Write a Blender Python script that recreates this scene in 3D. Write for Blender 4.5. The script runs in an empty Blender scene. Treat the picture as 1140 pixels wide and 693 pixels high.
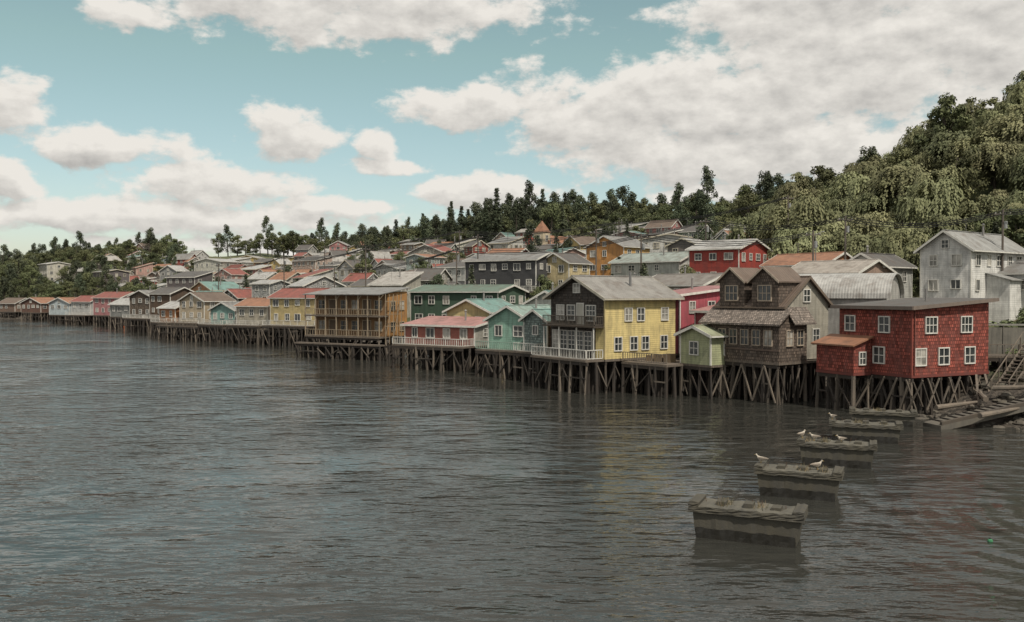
import bpy, math, random
import numpy as np
from mathutils import Vector, Matrix
R = random.Random(11)
NR = np.random.RandomState(5)
scene = bpy.context.scene
COL = scene.collection

# ------------------------------------------------------------------ materials
MATS = {}
def newmat(name):
    m = bpy.data.materials.new(name); m.use_nodes = True
    nt = m.node_tree; bs = nt.nodes['Principled BSDF']
    return m, nt, bs
def N(nt, t, **kw):
    n = nt.nodes.new(t)
    for k, v in kw.items(): setattr(n, k, v)
    return n
def setin(nt, sock, v):
    if isinstance(v, bpy.types.NodeSocket): nt.links.new(v, sock)
    elif v is not None: sock.default_value = v
def M(nt, op, a, b=None, c=None, clamp=False):
    n = N(nt, 'ShaderNodeMath', operation=op); n.use_clamp = clamp
    setin(nt, n.inputs[0], a); setin(nt, n.inputs[1], b)
    if c is not None: setin(nt, n.inputs[2], c)
    return n.outputs[0]
def VM(nt, op, a, b=None):
    n = N(nt, 'ShaderNodeVectorMath', operation=op)
    setin(nt, n.inputs[0], a)
    if b is not None: setin(nt, n.inputs[1], b)
    return n.outputs[1] if op in ('LENGTH', 'DOT_PRODUCT') else n.outputs[0]
def MIX(nt, f, a, b, mode='MIX'):
    n = N(nt, 'ShaderNodeMixRGB', blend_type=mode)
    setin(nt, n.inputs[0], f); setin(nt, n.inputs[1], a); setin(nt, n.inputs[2], b)
    return n.outputs[0]
def RAMP(nt, f, a, b, smooth=True):
    n = N(nt, 'ShaderNodeMapRange'); n.interpolation_type = 'SMOOTHSTEP' if smooth else 'LINEAR'
    setin(nt, n.inputs[0], f); n.inputs[1].default_value = a; n.inputs[2].default_value = b
    return n.outputs[0]
def NOISE(nt, vec, scale, detail=4, rough=.55):
    n = N(nt, 'ShaderNodeTexNoise'); setin(nt, n.inputs['Vector'], vec)
    n.inputs['Scale'].default_value = scale; n.inputs['Detail'].default_value = detail
    n.inputs['Roughness'].default_value = rough
    return n.outputs['Fac']
def C4(c): return (c[0], c[1], c[2], 1)

def surf(color, kind='plain', rough=.75, dirt=.5):
    key = (tuple(round(x, 3) for x in color), kind, rough, dirt)
    if key in MATS: return MATS[key]
    m, nt, bs = newmat(kind + '_paint')
    uv = N(nt, 'ShaderNodeTexCoord'); sep = N(nt, 'ShaderNodeSeparateXYZ')
    nt.links.new(uv.outputs['UV'], sep.inputs[0]); u, v = sep.outputs[0], sep.outputs[1]
    geo = N(nt, 'ShaderNodeNewGeometry'); pos = geo.outputs['Position']
    col = C4(color); height = None
    n1 = NOISE(nt, pos, .9, 4, .6)
    streakv = VM(nt, 'MULTIPLY', pos, (3.2, 3.2, .35))
    n2 = NOISE(nt, streakv, 1.0, 3, .65)
    n3 = NOISE(nt, pos, 12, 2, .6)
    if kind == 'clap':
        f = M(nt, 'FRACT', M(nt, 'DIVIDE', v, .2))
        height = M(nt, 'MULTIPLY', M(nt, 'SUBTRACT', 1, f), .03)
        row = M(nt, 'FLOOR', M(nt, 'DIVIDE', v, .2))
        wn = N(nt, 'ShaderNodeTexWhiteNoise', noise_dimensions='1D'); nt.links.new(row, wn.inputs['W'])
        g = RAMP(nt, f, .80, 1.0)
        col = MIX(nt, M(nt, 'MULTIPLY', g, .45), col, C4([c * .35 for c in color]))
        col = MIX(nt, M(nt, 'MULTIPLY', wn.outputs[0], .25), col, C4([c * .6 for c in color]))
    elif kind == 'board':
        f = M(nt, 'FRACT', M(nt, 'DIVIDE', u, .22))
        row = M(nt, 'FLOOR', M(nt, 'DIVIDE', u, .22))
        wn = N(nt, 'ShaderNodeTexWhiteNoise', noise_dimensions='1D'); nt.links.new(row, wn.inputs['W'])
        g = RAMP(nt, M(nt, 'ABSOLUTE', M(nt, 'SUBTRACT', f, .5)), .38, .5)
        height = M(nt, 'MULTIPLY', g, -.02)
        col = MIX(nt, M(nt, 'MULTIPLY', g, .6), col, C4([c * .3 for c in color]))
        col = MIX(nt, M(nt, 'MULTIPLY', wn.outputs[0], .45), col, C4([c * .45 for c in color]))
    elif kind == 'shingle':
        br = N(nt, 'ShaderNodeTexBrick'); nt.links.new(uv.outputs['UV'], br.inputs['Vector'])
        br.inputs['Color1'].default_value = C4([min(1, c * 1.5 + .015) for c in color])
        br.inputs['Color2'].default_value = C4([c * .45 for c in color])
        br.inputs['Mortar'].default_value = C4([c * .22 for c in color])
        br.inputs['Scale'].default_value = 1; br.inputs['Brick Width'].default_value = .22
        br.inputs['Row Height'].default_value = .26; br.inputs['Mortar Size'].default_value = .025
        br.inputs['Mortar Smooth'].default_value = .3
        col = br.outputs['Color']; height = M(nt, 'MULTIPLY', br.outputs['Fac'], -.02)
    elif kind == 'metal':
        s = M(nt, 'SINE', M(nt, 'MULTIPLY', u, 6.2832 / .26))
        height = M(nt, 'MULTIPLY', s, .014)
        pn = M(nt, 'FLOOR', M(nt, 'DIVIDE', u, .9)); pv = M(nt, 'FLOOR', M(nt, 'DIVIDE', v, 2.4))
        wn = N(nt, 'ShaderNodeTexWhiteNoise', noise_dimensions='2D')
        cb = N(nt, 'ShaderNodeCombineXYZ'); nt.links.new(pn, cb.inputs[0]); nt.links.new(pv, cb.inputs[1])
        nt.links.new(cb.outputs[0], wn.inputs['Vector'])
        col = MIX(nt, M(nt, 'MULTIPLY', wn.outputs[0], .45), col, C4([c * .58 for c in color]))
        rust = RAMP(nt, n1, .48, .68)
        col = MIX(nt, M(nt, 'MULTIPLY', rust, .45), col, (.14, .085, .055, 1))
    dv = M(nt, 'ADD', M(nt, 'MULTIPLY', n1, .5), M(nt, 'MULTIPLY', n2, .5))
    df = RAMP(nt, dv, .38, .64)
    col = MIX(nt, M(nt, 'MULTIPLY', df, dirt), col, C4([c * .42 + .035 for c in color]))
    col = MIX(nt, .3, col, MIX(nt, n3, (.35, .35, .35, 1), (1, 1, 1, 1)), 'MULTIPLY')
    nt.links.new(col, bs.inputs['Base Color'])
    bs.inputs['Roughness'].default_value = rough
    bs.inputs['Specular IOR Level'].default_value = .3
    hh = M(nt, 'MULTIPLY', n3, .012)
    if height is not None: hh = M(nt, 'ADD', hh, height)
    bp = N(nt, 'ShaderNodeBump'); bp.inputs['Strength'].default_value = .8; bp.inputs['Distance'].default_value = 1
    nt.links.new(hh, bp.inputs['Height']); nt.links.new(bp.outputs[0], bs.inputs['Normal'])
    MATS[key] = m
    return m

def glassmat(kind):
    m, nt, bs = newmat('window_glass')
    geo = N(nt, 'ShaderNodeNewGeometry')
    n = NOISE(nt, geo.outputs['Position'], .8, 2)
    a, b = ((.02, .025, .028, 1), (.07, .075, .075, 1)) if kind == 0 else ((.16, .155, .14, 1), (.42, .40, .36, 1))
    nt.links.new(MIX(nt, RAMP(nt, n, .35, .65), a, b), bs.inputs['Base Color'])
    bs.inputs['Roughness'].default_value = .08 if kind == 0 else .2
    return m
GLASS = [glassmat(0), glassmat(1)]
WHITE = surf((.70, .68, .63), 'plain', .6, .4)
CREAM = surf((.55, .50, .40), 'plain', .6, .3)
DKWOOD = surf((.085, .066, .05), 'board', .9, .6)
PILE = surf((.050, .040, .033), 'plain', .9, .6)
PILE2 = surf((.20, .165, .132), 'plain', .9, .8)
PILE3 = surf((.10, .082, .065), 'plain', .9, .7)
DECK = surf((.19, .155, .125), 'board', .9, .6)
CONC = surf((.26, .245, .215), 'plain', .9, .8)
OLDC = surf((.088, .080, .062), 'plain', .85, .8)

# ------------------------------------------------------------------ builder
class B:
    def __init__(s): s.parts = {}
    def add(s, part, mat, verts, faces):
        p = s.parts.setdefault(part, ([], [], []))
        o = len(p[0]); p[0].extend(verts)
        for i, f in enumerate(faces):
            p[1].append([o + k for k in f]); p[2].append(mat[i] if isinstance(mat, list) else mat)
    def box(s, part, mat, x0, x1, y0, y1, z0, z1):
        v = [(x0,y0,z0),(x1,y0,z0),(x1,y1,z0),(x0,y1,z0),(x0,y0,z1),(x1,y0,z1),(x1,y1,z1),(x0,y1,z1)]
        s.add(part, mat, v, [(0,3,2,1),(4,5,6,7),(0,1,5,4),(1,2,6,5),(2,3,7,6),(3,0,4,7)])
    def beam(s, part, mat, p, q, r, r2=None, sides=4):
        p = Vector(p); q = Vector(q); d = (q - p).normalized(); r2 = r if r2 is None else r2
        a = d.cross(Vector((0, 0, 1)) if abs(d.z) < .9 else Vector((1, 0, 0))).normalized(); b = d.cross(a)
        vs = []
        for c, rr in ((p, r), (q, r2)):
            for i in range(sides):
                t = 2 * math.pi * (i + .5) / sides
                vs.append(tuple(c + a * math.cos(t) * rr + b * math.sin(t) * rr))
        fs = [tuple(range(sides))[::-1], tuple(range(sides, 2 * sides))]
        for i in range(sides):
            j = (i + 1) % sides; fs.append((i, j, sides + j, sides + i))
        s.add(part, mat, vs, fs)
    def ext(s, part, cap, side, prof, axis, a0, a1):
        n = len(prof)
        mk = (lambda p, a: (p[0], a, p[1])) if axis == 'y' else (lambda p, a: (a, p[0], p[1]))
        v = [mk(p, a0) for p in prof] + [mk(p, a1) for p in prof]
        fs = [tuple(range(n)), tuple(range(n, 2 * n))[::-1]]; ms = [cap, cap]
        for i in range(n):
            j = (i + 1) % n; fs.append((i, n + i, n + j, j)); ms.append(side)
        s.add(part, ms, v, fs)
    def finish(s, name, loc, yaw=0):
        e = bpy.data.objects.new(name, None); COL.objects.link(e)
        e.location = loc; e.rotation_euler = (0, 0, math.radians(yaw)); e.empty_display_size = 1
        for part, (vs, fs, ms) in s.parts.items():
            o = mkobj(part, vs, fs, ms); o.parent = e
        return e
def mkobj(name, vs, fs, ms, link=True):
    me = bpy.data.meshes.new(name); me.from_pydata(vs, [], fs)
    mats = []; idx = []
    for m in ms:
        if m not in mats: mats.append(m)
        idx.append(mats.index(m))
    for m in mats: me.materials.append(m)
    me.polygons.foreach_set('material_index', idx)
    uvl = me.uv_layers.new(name='UVMap'); uv = np.zeros(len(me.loops) * 2)
    k = 0
    for p in me.polygons:
        n = p.normal
        if abs(n.z) > .985: ud = Vector((1, 0, 0)); vd = Vector((0, 1, 0))
        else:
            ud = Vector((-n.y, n.x, 0)).normalized(); vd = n.cross(ud)
            if vd.z < 0: vd = -vd
        for vi in p.vertices:
            c = me.vertices[vi].co
            uv[k] = c.dot(ud); uv[k + 1] = c.dot(vd); k += 2
    uvl.data.foreach_set('uv', uv)
    o = bpy.data.objects.new(name, me)
    if link: COL.objects.link(o)
    return o

def fb(b, part, mat, face, pl, u0, u1, v0, v1, o0, o1):
    if face == 'F': b.box(part, mat, u0, u1, pl - o1, pl - o0, v0, v1)
    elif face == 'R': b.box(part, mat, pl + o0, pl + o1, u0, u1, v0, v1)
    else: b.box(part, mat, pl - o1, pl - o0, u0, u1, v0, v1)
def window(b, face, pl, u, v, w, h, trim=None, nx=2, ny=2, ft=.09):
    trim = trim or WHITE
    g = GLASS[1] if R.random() < .3 else GLASS[0]
    fb(b, 'window_glass', g, face, pl, u - w/2, u + w/2, v, v + h, .005, .03)
    fb(b, 'window_frames', trim, face, pl, u - w/2 - ft, u - w/2, v - ft, v + h + ft, .004, .1)
    fb(b, 'window_frames', trim, face, pl, u + w/2, u + w/2 + ft, v - ft, v + h + ft, .004, .1)
    fb(b, 'window_frames', trim, face, pl, u - w/2, u + w/2, v + h, v + h + ft, .004, .097)
    fb(b, 'window_frames', trim, face, pl, u - w/2, u + w/2, v - ft, v, .004, .13)
    for i in range(1, nx):
        x = u - w/2 + w * i / nx
        fb(b, 'window_frames', trim, face, pl, x - .03, x + .03, v, v + h, .032, .075)
    for i in range(1, ny):
        z = v + h * i / ny
        fb(b, 'window_frames', trim, face, pl, u - w/2, u + w/2, z - .03, z + .03, .034, .07)
def door(b, face, pl, u, z, mat, w=.9, h=2.05, trim=None):
    trim = trim or WHITE
    fb(b, 'door', mat, face, pl, u - w/2, u + w/2, z, z + h, .005, .05)
    for a in (-1, 1):
        fb(b, 'door_frame', trim, face, pl, u + a*(w/2 + .05) - .05, u + a*(w/2 + .05) + .05, z, z + h + .1, .004, .09)
    fb(b, 'door_frame', trim, face, pl, u - w/2, u + w/2, z + h, z + h + .1, .004, .087)
def walls(b, w, d, z0, hw, ridge, rise, mF, mR, part='walls', x1=0, y0=0):
    z1 = z0 + hw
    if ridge == 'y':
        b.ext(part, mF, mR, [(x1-w, z0), (x1, z0), (x1, z1), (x1-w/2, z1+rise), (x1-w, z1)], 'y', y0, y0+d)
    elif ridge == 'x':
        b.ext(part, mR, mF, [(y0, z0), (y0+d, z0), (y0+d, z1), (y0+d/2, z1+rise), (y0, z1)], 'x', x1-w, x1)
    else:
        b.ext(part, mR, mF, [(y0, z0), (y0+d, z0), (y0+d, z1+rise), (y0, z1)], 'x', x1-w, x1)
def roof(b, w, d, z1, ridge, rise, mat, trim, oh=.45, part='roof', x1=0, y0=0, t=.1):
    z1 += .012
    if ridge in 'yx':
        L = w if ridge == 'y' else d
        a0 = x1 - w if ridge == 'y' else y0
        sl = rise / (L/2)
        def chev(t0, t1):
            return [(a0-oh, z1-sl*oh+t1), (a0+L/2, z1+rise+t1), (a0+L+oh, z1-sl*oh+t1),
                    (a0+L+oh, z1-sl*oh+t0), (a0+L/2, z1+rise+t0), (a0-oh, z1-sl*oh+t0)]
        e0, e1 = (y0-oh, y0+d+oh) if ridge == 'y' else (x1-w-oh, x1+oh)
        b.ext(part, mat, mat, chev(0, t), ridge, e0, e1)
        for q0, q1 in ((e0-.05, e0-.003), (e1+.003, e1+.05)):
            b.ext('fascia', trim, trim, chev(-.14, t+.03), ridge, q0, q1)
        c = a0 + L/2
        b.ext('ridge_cap', mat, mat, [(c-.18, z1+rise+t-.02), (c, z1+rise+t+.05), (c+.18, z1+rise+t-.02)], ridge, e0-.06, e1+.06)
        for q in (a0-oh-.08, a0+L+oh+.002):
            zz = z1 - sl*oh
            b.ext('gutter', trim, trim, [(q, zz-.08), (q+.078, zz-.08), (q+.078, zz+.06), (q, zz+.06)], ridge, e0, e1)
    else:
        sl = rise / d
        p = lambda k: [(y0-oh, z1-sl*oh), (y0+d+oh, z1+rise+sl*oh), (y0+d+oh, z1+rise+sl*oh+k), (y0-oh, z1-sl*oh+k)]
        b.ext(part, mat, mat, p(t), 'x', x1-w-oh, x1+oh)
        b.box('fascia', trim, x1-w-oh, x1+oh, y0-oh-.05, y0-oh-.003, z1-sl*oh-.12, z1-sl*oh+t+.01)
        q = [(y0-oh, z1-sl*oh-.12), (y0+d+oh, z1+rise+sl*oh-.12), (y0+d+oh, z1+rise+sl*oh+t+.02), (y0-oh, z1-sl*oh+t+.02)]
        b.ext('fascia', trim, trim, q, 'x', x1+oh+.003, x1+oh+.05)
def corners(b, w, d, z0, z1, trim):
    for x in (0, -w):
        s = 1 if x == 0 else -1
        xa, xb = sorted((x + s*.03, x - s*.1))
        b.box('corner_boards', trim, xa, xb, -.03, .1, z0, z1)
        b.box('corner_boards', trim, xa, xb, d-.1, d+.03, z0, z1)
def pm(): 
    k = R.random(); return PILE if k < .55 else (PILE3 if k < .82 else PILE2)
def stilts(b, x0, x1, y0, y1, zt, sp=1.5, brace=True, mat=None, zb=-1.3):
    sp *= .88
    nx = max(2, int(round((x1-x0)/sp))+1); ny = max(2, int(round((y1-y0)/(sp*1.05)))+1)
    P = {}
    for i in range(nx):
        for j in range(ny):
            x = x0 + .12 + (x1-x0-.24)*i/(nx-1); y = y0 + .12 + (y1-y0-.24)*j/(ny-1)
            if 0 < i < nx-1: x += R.uniform(-.35, .35)
            jx, jy = R.gauss(0, .26), R.gauss(0, .15)
            r = R.uniform(.10, .20); P[i, j] = (x, y)
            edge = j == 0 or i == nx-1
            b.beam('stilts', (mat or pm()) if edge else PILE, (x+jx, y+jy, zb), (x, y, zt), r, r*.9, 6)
            if R.random() < .4:
                b.beam('stilts', pm() if edge else PILE, (x+R.uniform(-.8, .8), y+R.uniform(-.2, .2), zb), (x+R.uniform(-.3, .3), y, zt*R.uniform(.7, 1)), r*.7, r*.6, 5)
    for j in range(ny):
        y = y0 + .12 + (y1-y0-.24)*j/(ny-1)
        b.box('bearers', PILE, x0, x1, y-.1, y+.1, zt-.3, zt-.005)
    if brace:
        for i in range(nx-1):
            a, c = P[i, 0], P[i+1, 0]
            k = R.random()
            if k < .7:
                if R.random() < .5: a, c = c, a
                b.beam('braces', pm(), (a[0]+R.uniform(-.2, .2), a[1]-.16, R.uniform(.1, .8)), (c[0], c[1]-.16, zt-R.uniform(.15, .7)), R.uniform(.05, .1))
            if k > .5:
                b.box('girts', pm(), P[i,0][0], P[i+1,0][0], y0-.09, y0-.02, zt*.5-.06, zt*.5+.06)
            for j in range(1, ny, 2):
                if R.random() < .5:
                    a, c = P[i, j], P[i+1, j]
                    if R.random() < .5: a, c = c, a
                    b.beam('braces', PILE, (a[0], a[1], .2), (c[0], c[1], zt-.3), .08)
        for j in range(ny-1):
            a, c = P[nx-1, j], P[nx-1, j+1]
            if R.random() < .75:
                if R.random() < .5: a, c = c, a
                b.beam('braces', pm(), (a[0]+.17, a[1], R.uniform(.1, .8)), (c[0]+.17, c[1], zt-R.uniform(.2, .6)), .07)
def rail(b, mat, x0, x1, y, z, h=.95, sp=.28, axis='x'):
    n = max(1, int(abs(x1-x0)/sp))
    def bx(a0, a1, w, z0, z1):
        if axis == 'x': b.box('railing', mat, a0, a1, y-w, y+w, z0, z1)
        else: b.box('railing', mat, y-w, y+w, a0, a1, z0, z1)
    bx(x0, x1, .05, z+h-.07, z+h); bx(x0, x1, .03, z+.1, z+.16)
    for i in range(n+1):
        x = x0 + (x1-x0)*i/n; ww = .045 if i % 6 == 0 else .022
        bx(x-ww, x+ww, .035 if i % 6 == 0 else .02, z+.161, z+h-.071)
def rowwins(b, face, pl, a0, a1, z0, nst, sh=2.6, dens=2.3, trim=None, w=.95, h=1.1):
    L = a1 - a0; n = max(1, int(L/dens))
    for s in range(nst):
        for i in range(n):
            if R.random() < .12: continue
            u = a0 + L*(i+.5)/n + R.uniform(-.12, .12)
            ww = w*R.choice((.8, 1, 1, 1.3)); hh_ = h*R.choice((.8, 1, 1))
            window(b, face, pl, u, z0 + s*sh + .95 + (h-hh_), ww, hh_, trim, 2, R.choice((1, 2)))
def house(name, X, Y, yaw, w, d, z0, hw, ridge, rise, mF, mR, mRoof, trim=None, nst=1, stilt=False, deck=0, railm=None, oh=.4, skirt=0, vis=2.7, extra=None, zb=-1.3):
    b = B(); trim = trim or WHITE
    walls(b, w, d, z0 - skirt, hw + skirt, ridge, rise, mF, mR)
    roof(b, w, d, z0+hw, ridge, rise, mRoof, trim, oh)
    corners(b, w, d, z0-skirt, z0+hw-.02, trim)
    sh = min(2.7, hw / nst)
    zst = z0 + hw - sh*nst
    rowwins(b, 'F', 0, -w+.3, -.3, zst-.05, nst, sh, trim=trim)
    rowwins(b, 'R', 0, .3, d-.3, zst-.05, nst, sh, trim=trim)
    if ridge == 'y' and rise > 1.5 and w > 5: window(b, 'F', 0, -w/2, z0+hw+.1, .7, .8, trim)
    if ridge == 'x' and rise > 1.5 and d > 5: window(b, 'R', 0, d/2, z0+hw+.1, .7, .8, trim)
    pip = surf((.25, .24, .23))
    if R.random() < .7:
        cx, cy = -w*R.uniform(.25, .75), d*R.uniform(.3, .7)
        b.beam('chimney', pip, (cx, cy, z0+hw), (cx, cy, z0+hw+rise+.9), .12, .12, 8)
        b.beam('chimney', pip, (cx, cy, z0+hw+rise+.95), (cx, cy, z0+hw+rise+1.15), .2, .05, 8)
    if R.random() < .4:
        cx, cy = -w*R.uniform(.1, .9), d*R.uniform(.2, .8); zt = z0+hw+rise+R.uniform(1.2, 2.2)
        b.beam('antenna', pip, (cx, cy, z0+hw), (cx, cy, zt), .03)
        for q in range(4): b.beam('antenna', pip, (cx-.4+q*.06, cy+q*.2-.3, zt-.1), (cx+.4-q*.06, cy+q*.2-.3, zt-.1), .018)
        b.beam('antenna', pip, (cx, cy-.4, zt-.1), (cx, cy+.4, zt-.1), .02)
    if R.random() < .35:
        L = d*R.uniform(.4, .8); k = R.uniform(1.6, 2.6); zt = z0 + min(hw, 2.9)
        b.ext('lean_to', mR, mR, [(.035, z0-skirt), (k, z0-skirt), (k, zt-.7), (.035, zt)], 'y', d-L, d-.15)
        b.ext('lean_to_roof', mRoof, mRoof, [(.035, zt+.02), (k+.3, zt-.78), (k+.3, zt-.7), (.035, zt+.1)], 'y', d-L-.25, d+.05)
    if deck:
        b.box('deck', DECK, -w, 0, -deck, -.005, z0-.18, z0-.02)
        rail(b, railm or trim, -w+.05, -.05, -deck+.06, z0-.02)
        rail(b, railm or trim, -deck+.15, -.15, -.06, z0-.02, axis='y')
    if stilt:
        b.box('floor_slab', DECK, -w-.06, .06, .006, d+.06, z0-.2, z0-.001)
        stilts(b, -w, 0, -deck, d, z0-.2, zb=zb)
    if extra: extra(b)
    return b.finish(name, (X, Y, 0), yaw)

# ------------------------------------------------------------------ terrain
PL = np.array([(400,-400),(140,-60),(70,30),(38,59),(32,66),(30.5,75),(19.5,90),(8,103.5),(0,117),(-10,133),(-24,147.5),(-39,172),(-73.5,201),(-89.5,226),(-113,256),(-150,305),(-260,368),(-600,430),(-2500,500)], float)
def sdist(x, y):
    x = np.asarray(x, float); y = np.asarray(y, float)
    best = np.full(x.shape, 1e12); sg = np.zeros(x.shape)
    for i in range(len(PL)-1):
        a = PL[i]; d = PL[i+1]-a; L2 = d@d
        t = np.clip(((x-a[0])*d[0]+(y-a[1])*d[1])/L2, 0, 1)
        dx = x-a[0]-t*d[0]; dy = y-a[1]-t*d[1]; q = dx*dx+dy*dy
        cr = d[0]*(y-a[1]) - d[1]*(x-a[0])
        m = q < best; best = np.where(m, q, best); sg = np.where(m, -np.sign(cr), sg)
    return np.sqrt(best)*sg
def hgt(x, y):
    x = np.asarray(x, float); y = np.asarray(y, float)
    s = sdist(x, y)
    t = np.clip(s/9, 0, 1); bank = 2.8*t*t*(3-2*t)
    h = np.where(s < 0, np.maximum(-3, s*.22), bank + .155*np.clip(s-8, 0, 165))
    g = lambda cx, cy, sx, a: a*np.exp(-((x-cx)**2+(y-cy)**2)/(2*sx*sx))
    land = np.clip(s/25, 0, 1)
    h = h + land*(g(128,175,38,20) + g(175,190,60,10) + g(-190,430,60,7) + g(0,345,45,4))
    far = np.clip((np.hypot(x, y)-500)/1500, 0, 1)
    h = h - land*far*25
    h = h + land*(.9*np.sin(x*.07+1)*np.cos(y*.06) + .5*np.sin(x*.19)*np.sin(y*.17+2)) + np.clip(s/6, 0, 1)*.15*np.sin(x*1.3+np.sin(y*.9))*np.cos(y*1.1)
    return h
def H(x, y): return float(hgt(np.array([x]), np.array([y]))[0])
def axis(lo, hi, c0, c1, fine, n):
    mid = np.arange(c0, c1+.01, fine)
    t = np.linspace(0, 1, n)[1:]
    return np.concatenate([(c0-(c0-lo)*t**2.2)[::-1], mid, c1+(hi-c1)*t**2.2])
gx = axis(-4000, 4000, -180, 130, 2.0, 30); gy = axis(-800, 5000, 40, 260, 2.0, 40)
XX, YY = np.meshgrid(gx, gy); ZZ = hgt(XX, YY)
vs = np.stack([XX.ravel(), YY.ravel(), ZZ.ravel()], 1).tolist()
nx_, ny_ = len(gx), len(gy)
fs = [(j*nx_+i, j*nx_+i+1, (j+1)*nx_+i+1, (j+1)*nx_+i) for j in range(ny_-1) for i in range(nx_-1)]
gm, nt, bs = newmat('hillside_ground')
geo = N(nt, 'ShaderNodeNewGeometry'); pos = geo.outputs['Position']; sp = N(nt, 'ShaderNodeSeparateXYZ'); nt.links.new(pos, sp.inputs[0])
na = NOISE(nt, pos, .12, 6, .6); nb = NOISE(nt, pos, 1.5, 6, .7)
c = MIX(nt, RAMP(nt, na, .4, .6), (.07, .09, .035, 1), (.12, .12, .055, 1))
c = MIX(nt, RAMP(nt, nb, .5, .7), c, (.15, .12, .085, 1))
zz = M(nt, 'ADD', sp.outputs[2], M(nt, 'MULTIPLY', nb, 1.5))
c = MIX(nt, RAMP(nt, zz, 4.2, 3.0), c, MIX(nt, RAMP(nt, nb, .4, .6), (.032, .027, .022, 1), (.11, .092, .075, 1)))
nt.links.new(c, bs.inputs['Base Color']); bs.inputs['Roughness'].default_value = .95
bp = N(nt, 'ShaderNodeBump'); bp.inputs['Distance'].default_value = .5; nt.links.new(nb, bp.inputs['Height']); nt.links.new(bp.outputs[0], bs.inputs['Normal'])
mg = bpy.data.meshes.new('ground'); mg.from_pydata(vs, [], fs); mg.materials.append(gm)
mg.polygons.foreach_set('use_smooth', [True]*len(mg.polygons))
COL.objects.link(bpy.data.objects.new('ground', mg))

# ------------------------------------------------------------------ water
wm, nt, bs = newmat('sea_water')
geo = N(nt, 'ShaderNodeNewGeometry'); pos = geo.outputs['Position']
mp = N(nt, 'ShaderNodeMapping'); nt.links.new(pos, mp.inputs[0]); mp.inputs['Rotation'].default_value = (0, 0, .3); mp.inputs['Scale'].default_value = (.5, 1.25, 1)
mp2 = N(nt, 'ShaderNodeMapping'); nt.links.new(pos, mp2.inputs[0]); mp2.inputs['Rotation'].default_value = (0, 0, -.55); mp2.inputs['Scale'].default_value = (.45, 1.1, 1)
patch = NOISE(nt, pos, .045, 4, .65)
n1 = NOISE(nt, mp.outputs[0], .55, 2, .5); n2 = NOISE(nt, mp.outputs[0], 1.7, 2, .5); n3 = NOISE(nt, mp.outputs[0], 6, 2, .6)
n4 = NOISE(nt, mp2.outputs[0], .9, 2, .5)
amp = M(nt, 'ADD', .35, M(nt, 'MULTIPLY', RAMP(nt, patch, .38, .62), .9))
wv = N(nt, 'ShaderNodeTexWave', wave_type='RINGS', rings_direction='SPHERICAL')
off = VM(nt, 'SUBTRACT', pos, (31, 38, 0)); nt.links.new(off, wv.inputs[0])
wv.inputs['Scale'].default_value = .22; wv.inputs['Distortion'].default_value = 14; wv.inputs['Detail'].default_value = 3; wv.inputs['Detail Scale'].default_value = .35
dist = VM(nt, 'LENGTH', off); wf = M(nt, 'MULTIPLY', RAMP(nt, dist, 42, 8), RAMP(nt, patch, .62, .4))
h = M(nt, 'ADD', M(nt, 'MULTIPLY', n1, .17), M(nt, 'ADD', M(nt, 'MULTIPLY', n2, .10), M(nt, 'MULTIPLY', n3, .016)))
h = M(nt, 'ADD', h, M(nt, 'MULTIPLY', n4, .12))
h = M(nt, 'ADD', M(nt, 'MULTIPLY', h, amp), M(nt, 'MULTIPLY', M(nt, 'MULTIPLY', wv.outputs['Fac'], wf), .038))
bp = N(nt, 'ShaderNodeBump'); bp.inputs['Distance'].default_value = 1; nt.links.new(h, bp.inputs['Height']); nt.links.new(bp.outputs[0], bs.inputs['Normal'])
bs.inputs['Base Color'].default_value = (.034, .034, .030, 1); bs.inputs['Roughness'].default_value = .05; bs.inputs['IOR'].default_value = 1.35
me = bpy.data.meshes.new('water'); me.from_pydata([(-4000,-800,0),(4000,-800,0),(4000,5000,0),(-4000,5000,0)], [], [(0,1,2,3)]); me.materials.append(wm)
COL.objects.link(bpy.data.objects.new('water', me))

# ------------------------------------------------------------------ trees
def leafmat(a, b_, name):
    m, nt, bs = newmat(name)
    at = N(nt, 'ShaderNodeAttribute', attribute_name='var'); oi = N(nt, 'ShaderNodeObjectInfo')
    col = MIX(nt, at.outputs['Fac'], C4(a), C4(b_))
    hs = N(nt, 'ShaderNodeHueSaturation'); nt.links.new(col, hs.inputs['Color'])
    nt.links.new(M(nt, 'ADD', .475, M(nt, 'MULTIPLY', oi.outputs['Random'], .045)), hs.inputs['Hue'])
    wn = N(nt, 'ShaderNodeTexWhiteNoise', noise_dimensions='1D'); nt.links.new(M(nt, 'MULTIPLY', oi.outputs['Random'], 917), wn.inputs['W'])
    nt.links.new(M(nt, 'ADD', .65, M(nt, 'MULTIPLY', wn.outputs[0], .7)), hs.inputs['Value'])
    nt.links.new(hs.outputs[0], bs.inputs['Base Color']); bs.inputs['Roughness'].default_value = .7
    bs.inputs['Specular IOR Level'].default_value = .2
    return m
LM_broad = leafmat((.06, .070, .034), (.165, .178, .085), 'broadleaf_foliage')
LM_will = leafmat((.125, .135, .068), (.26, .262, .14), 'willow_foliage')
LM_con = leafmat((.040, .052, .034), (.10, .115, .066), 'conifer_foliage')
BARK = surf((.09, .075, .06), 'plain', .9, .5)
def unit(n): 
    v = NR.normal(size=(n, 3)); return v/np.linalg.norm(v, axis=1)[:, None]
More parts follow.
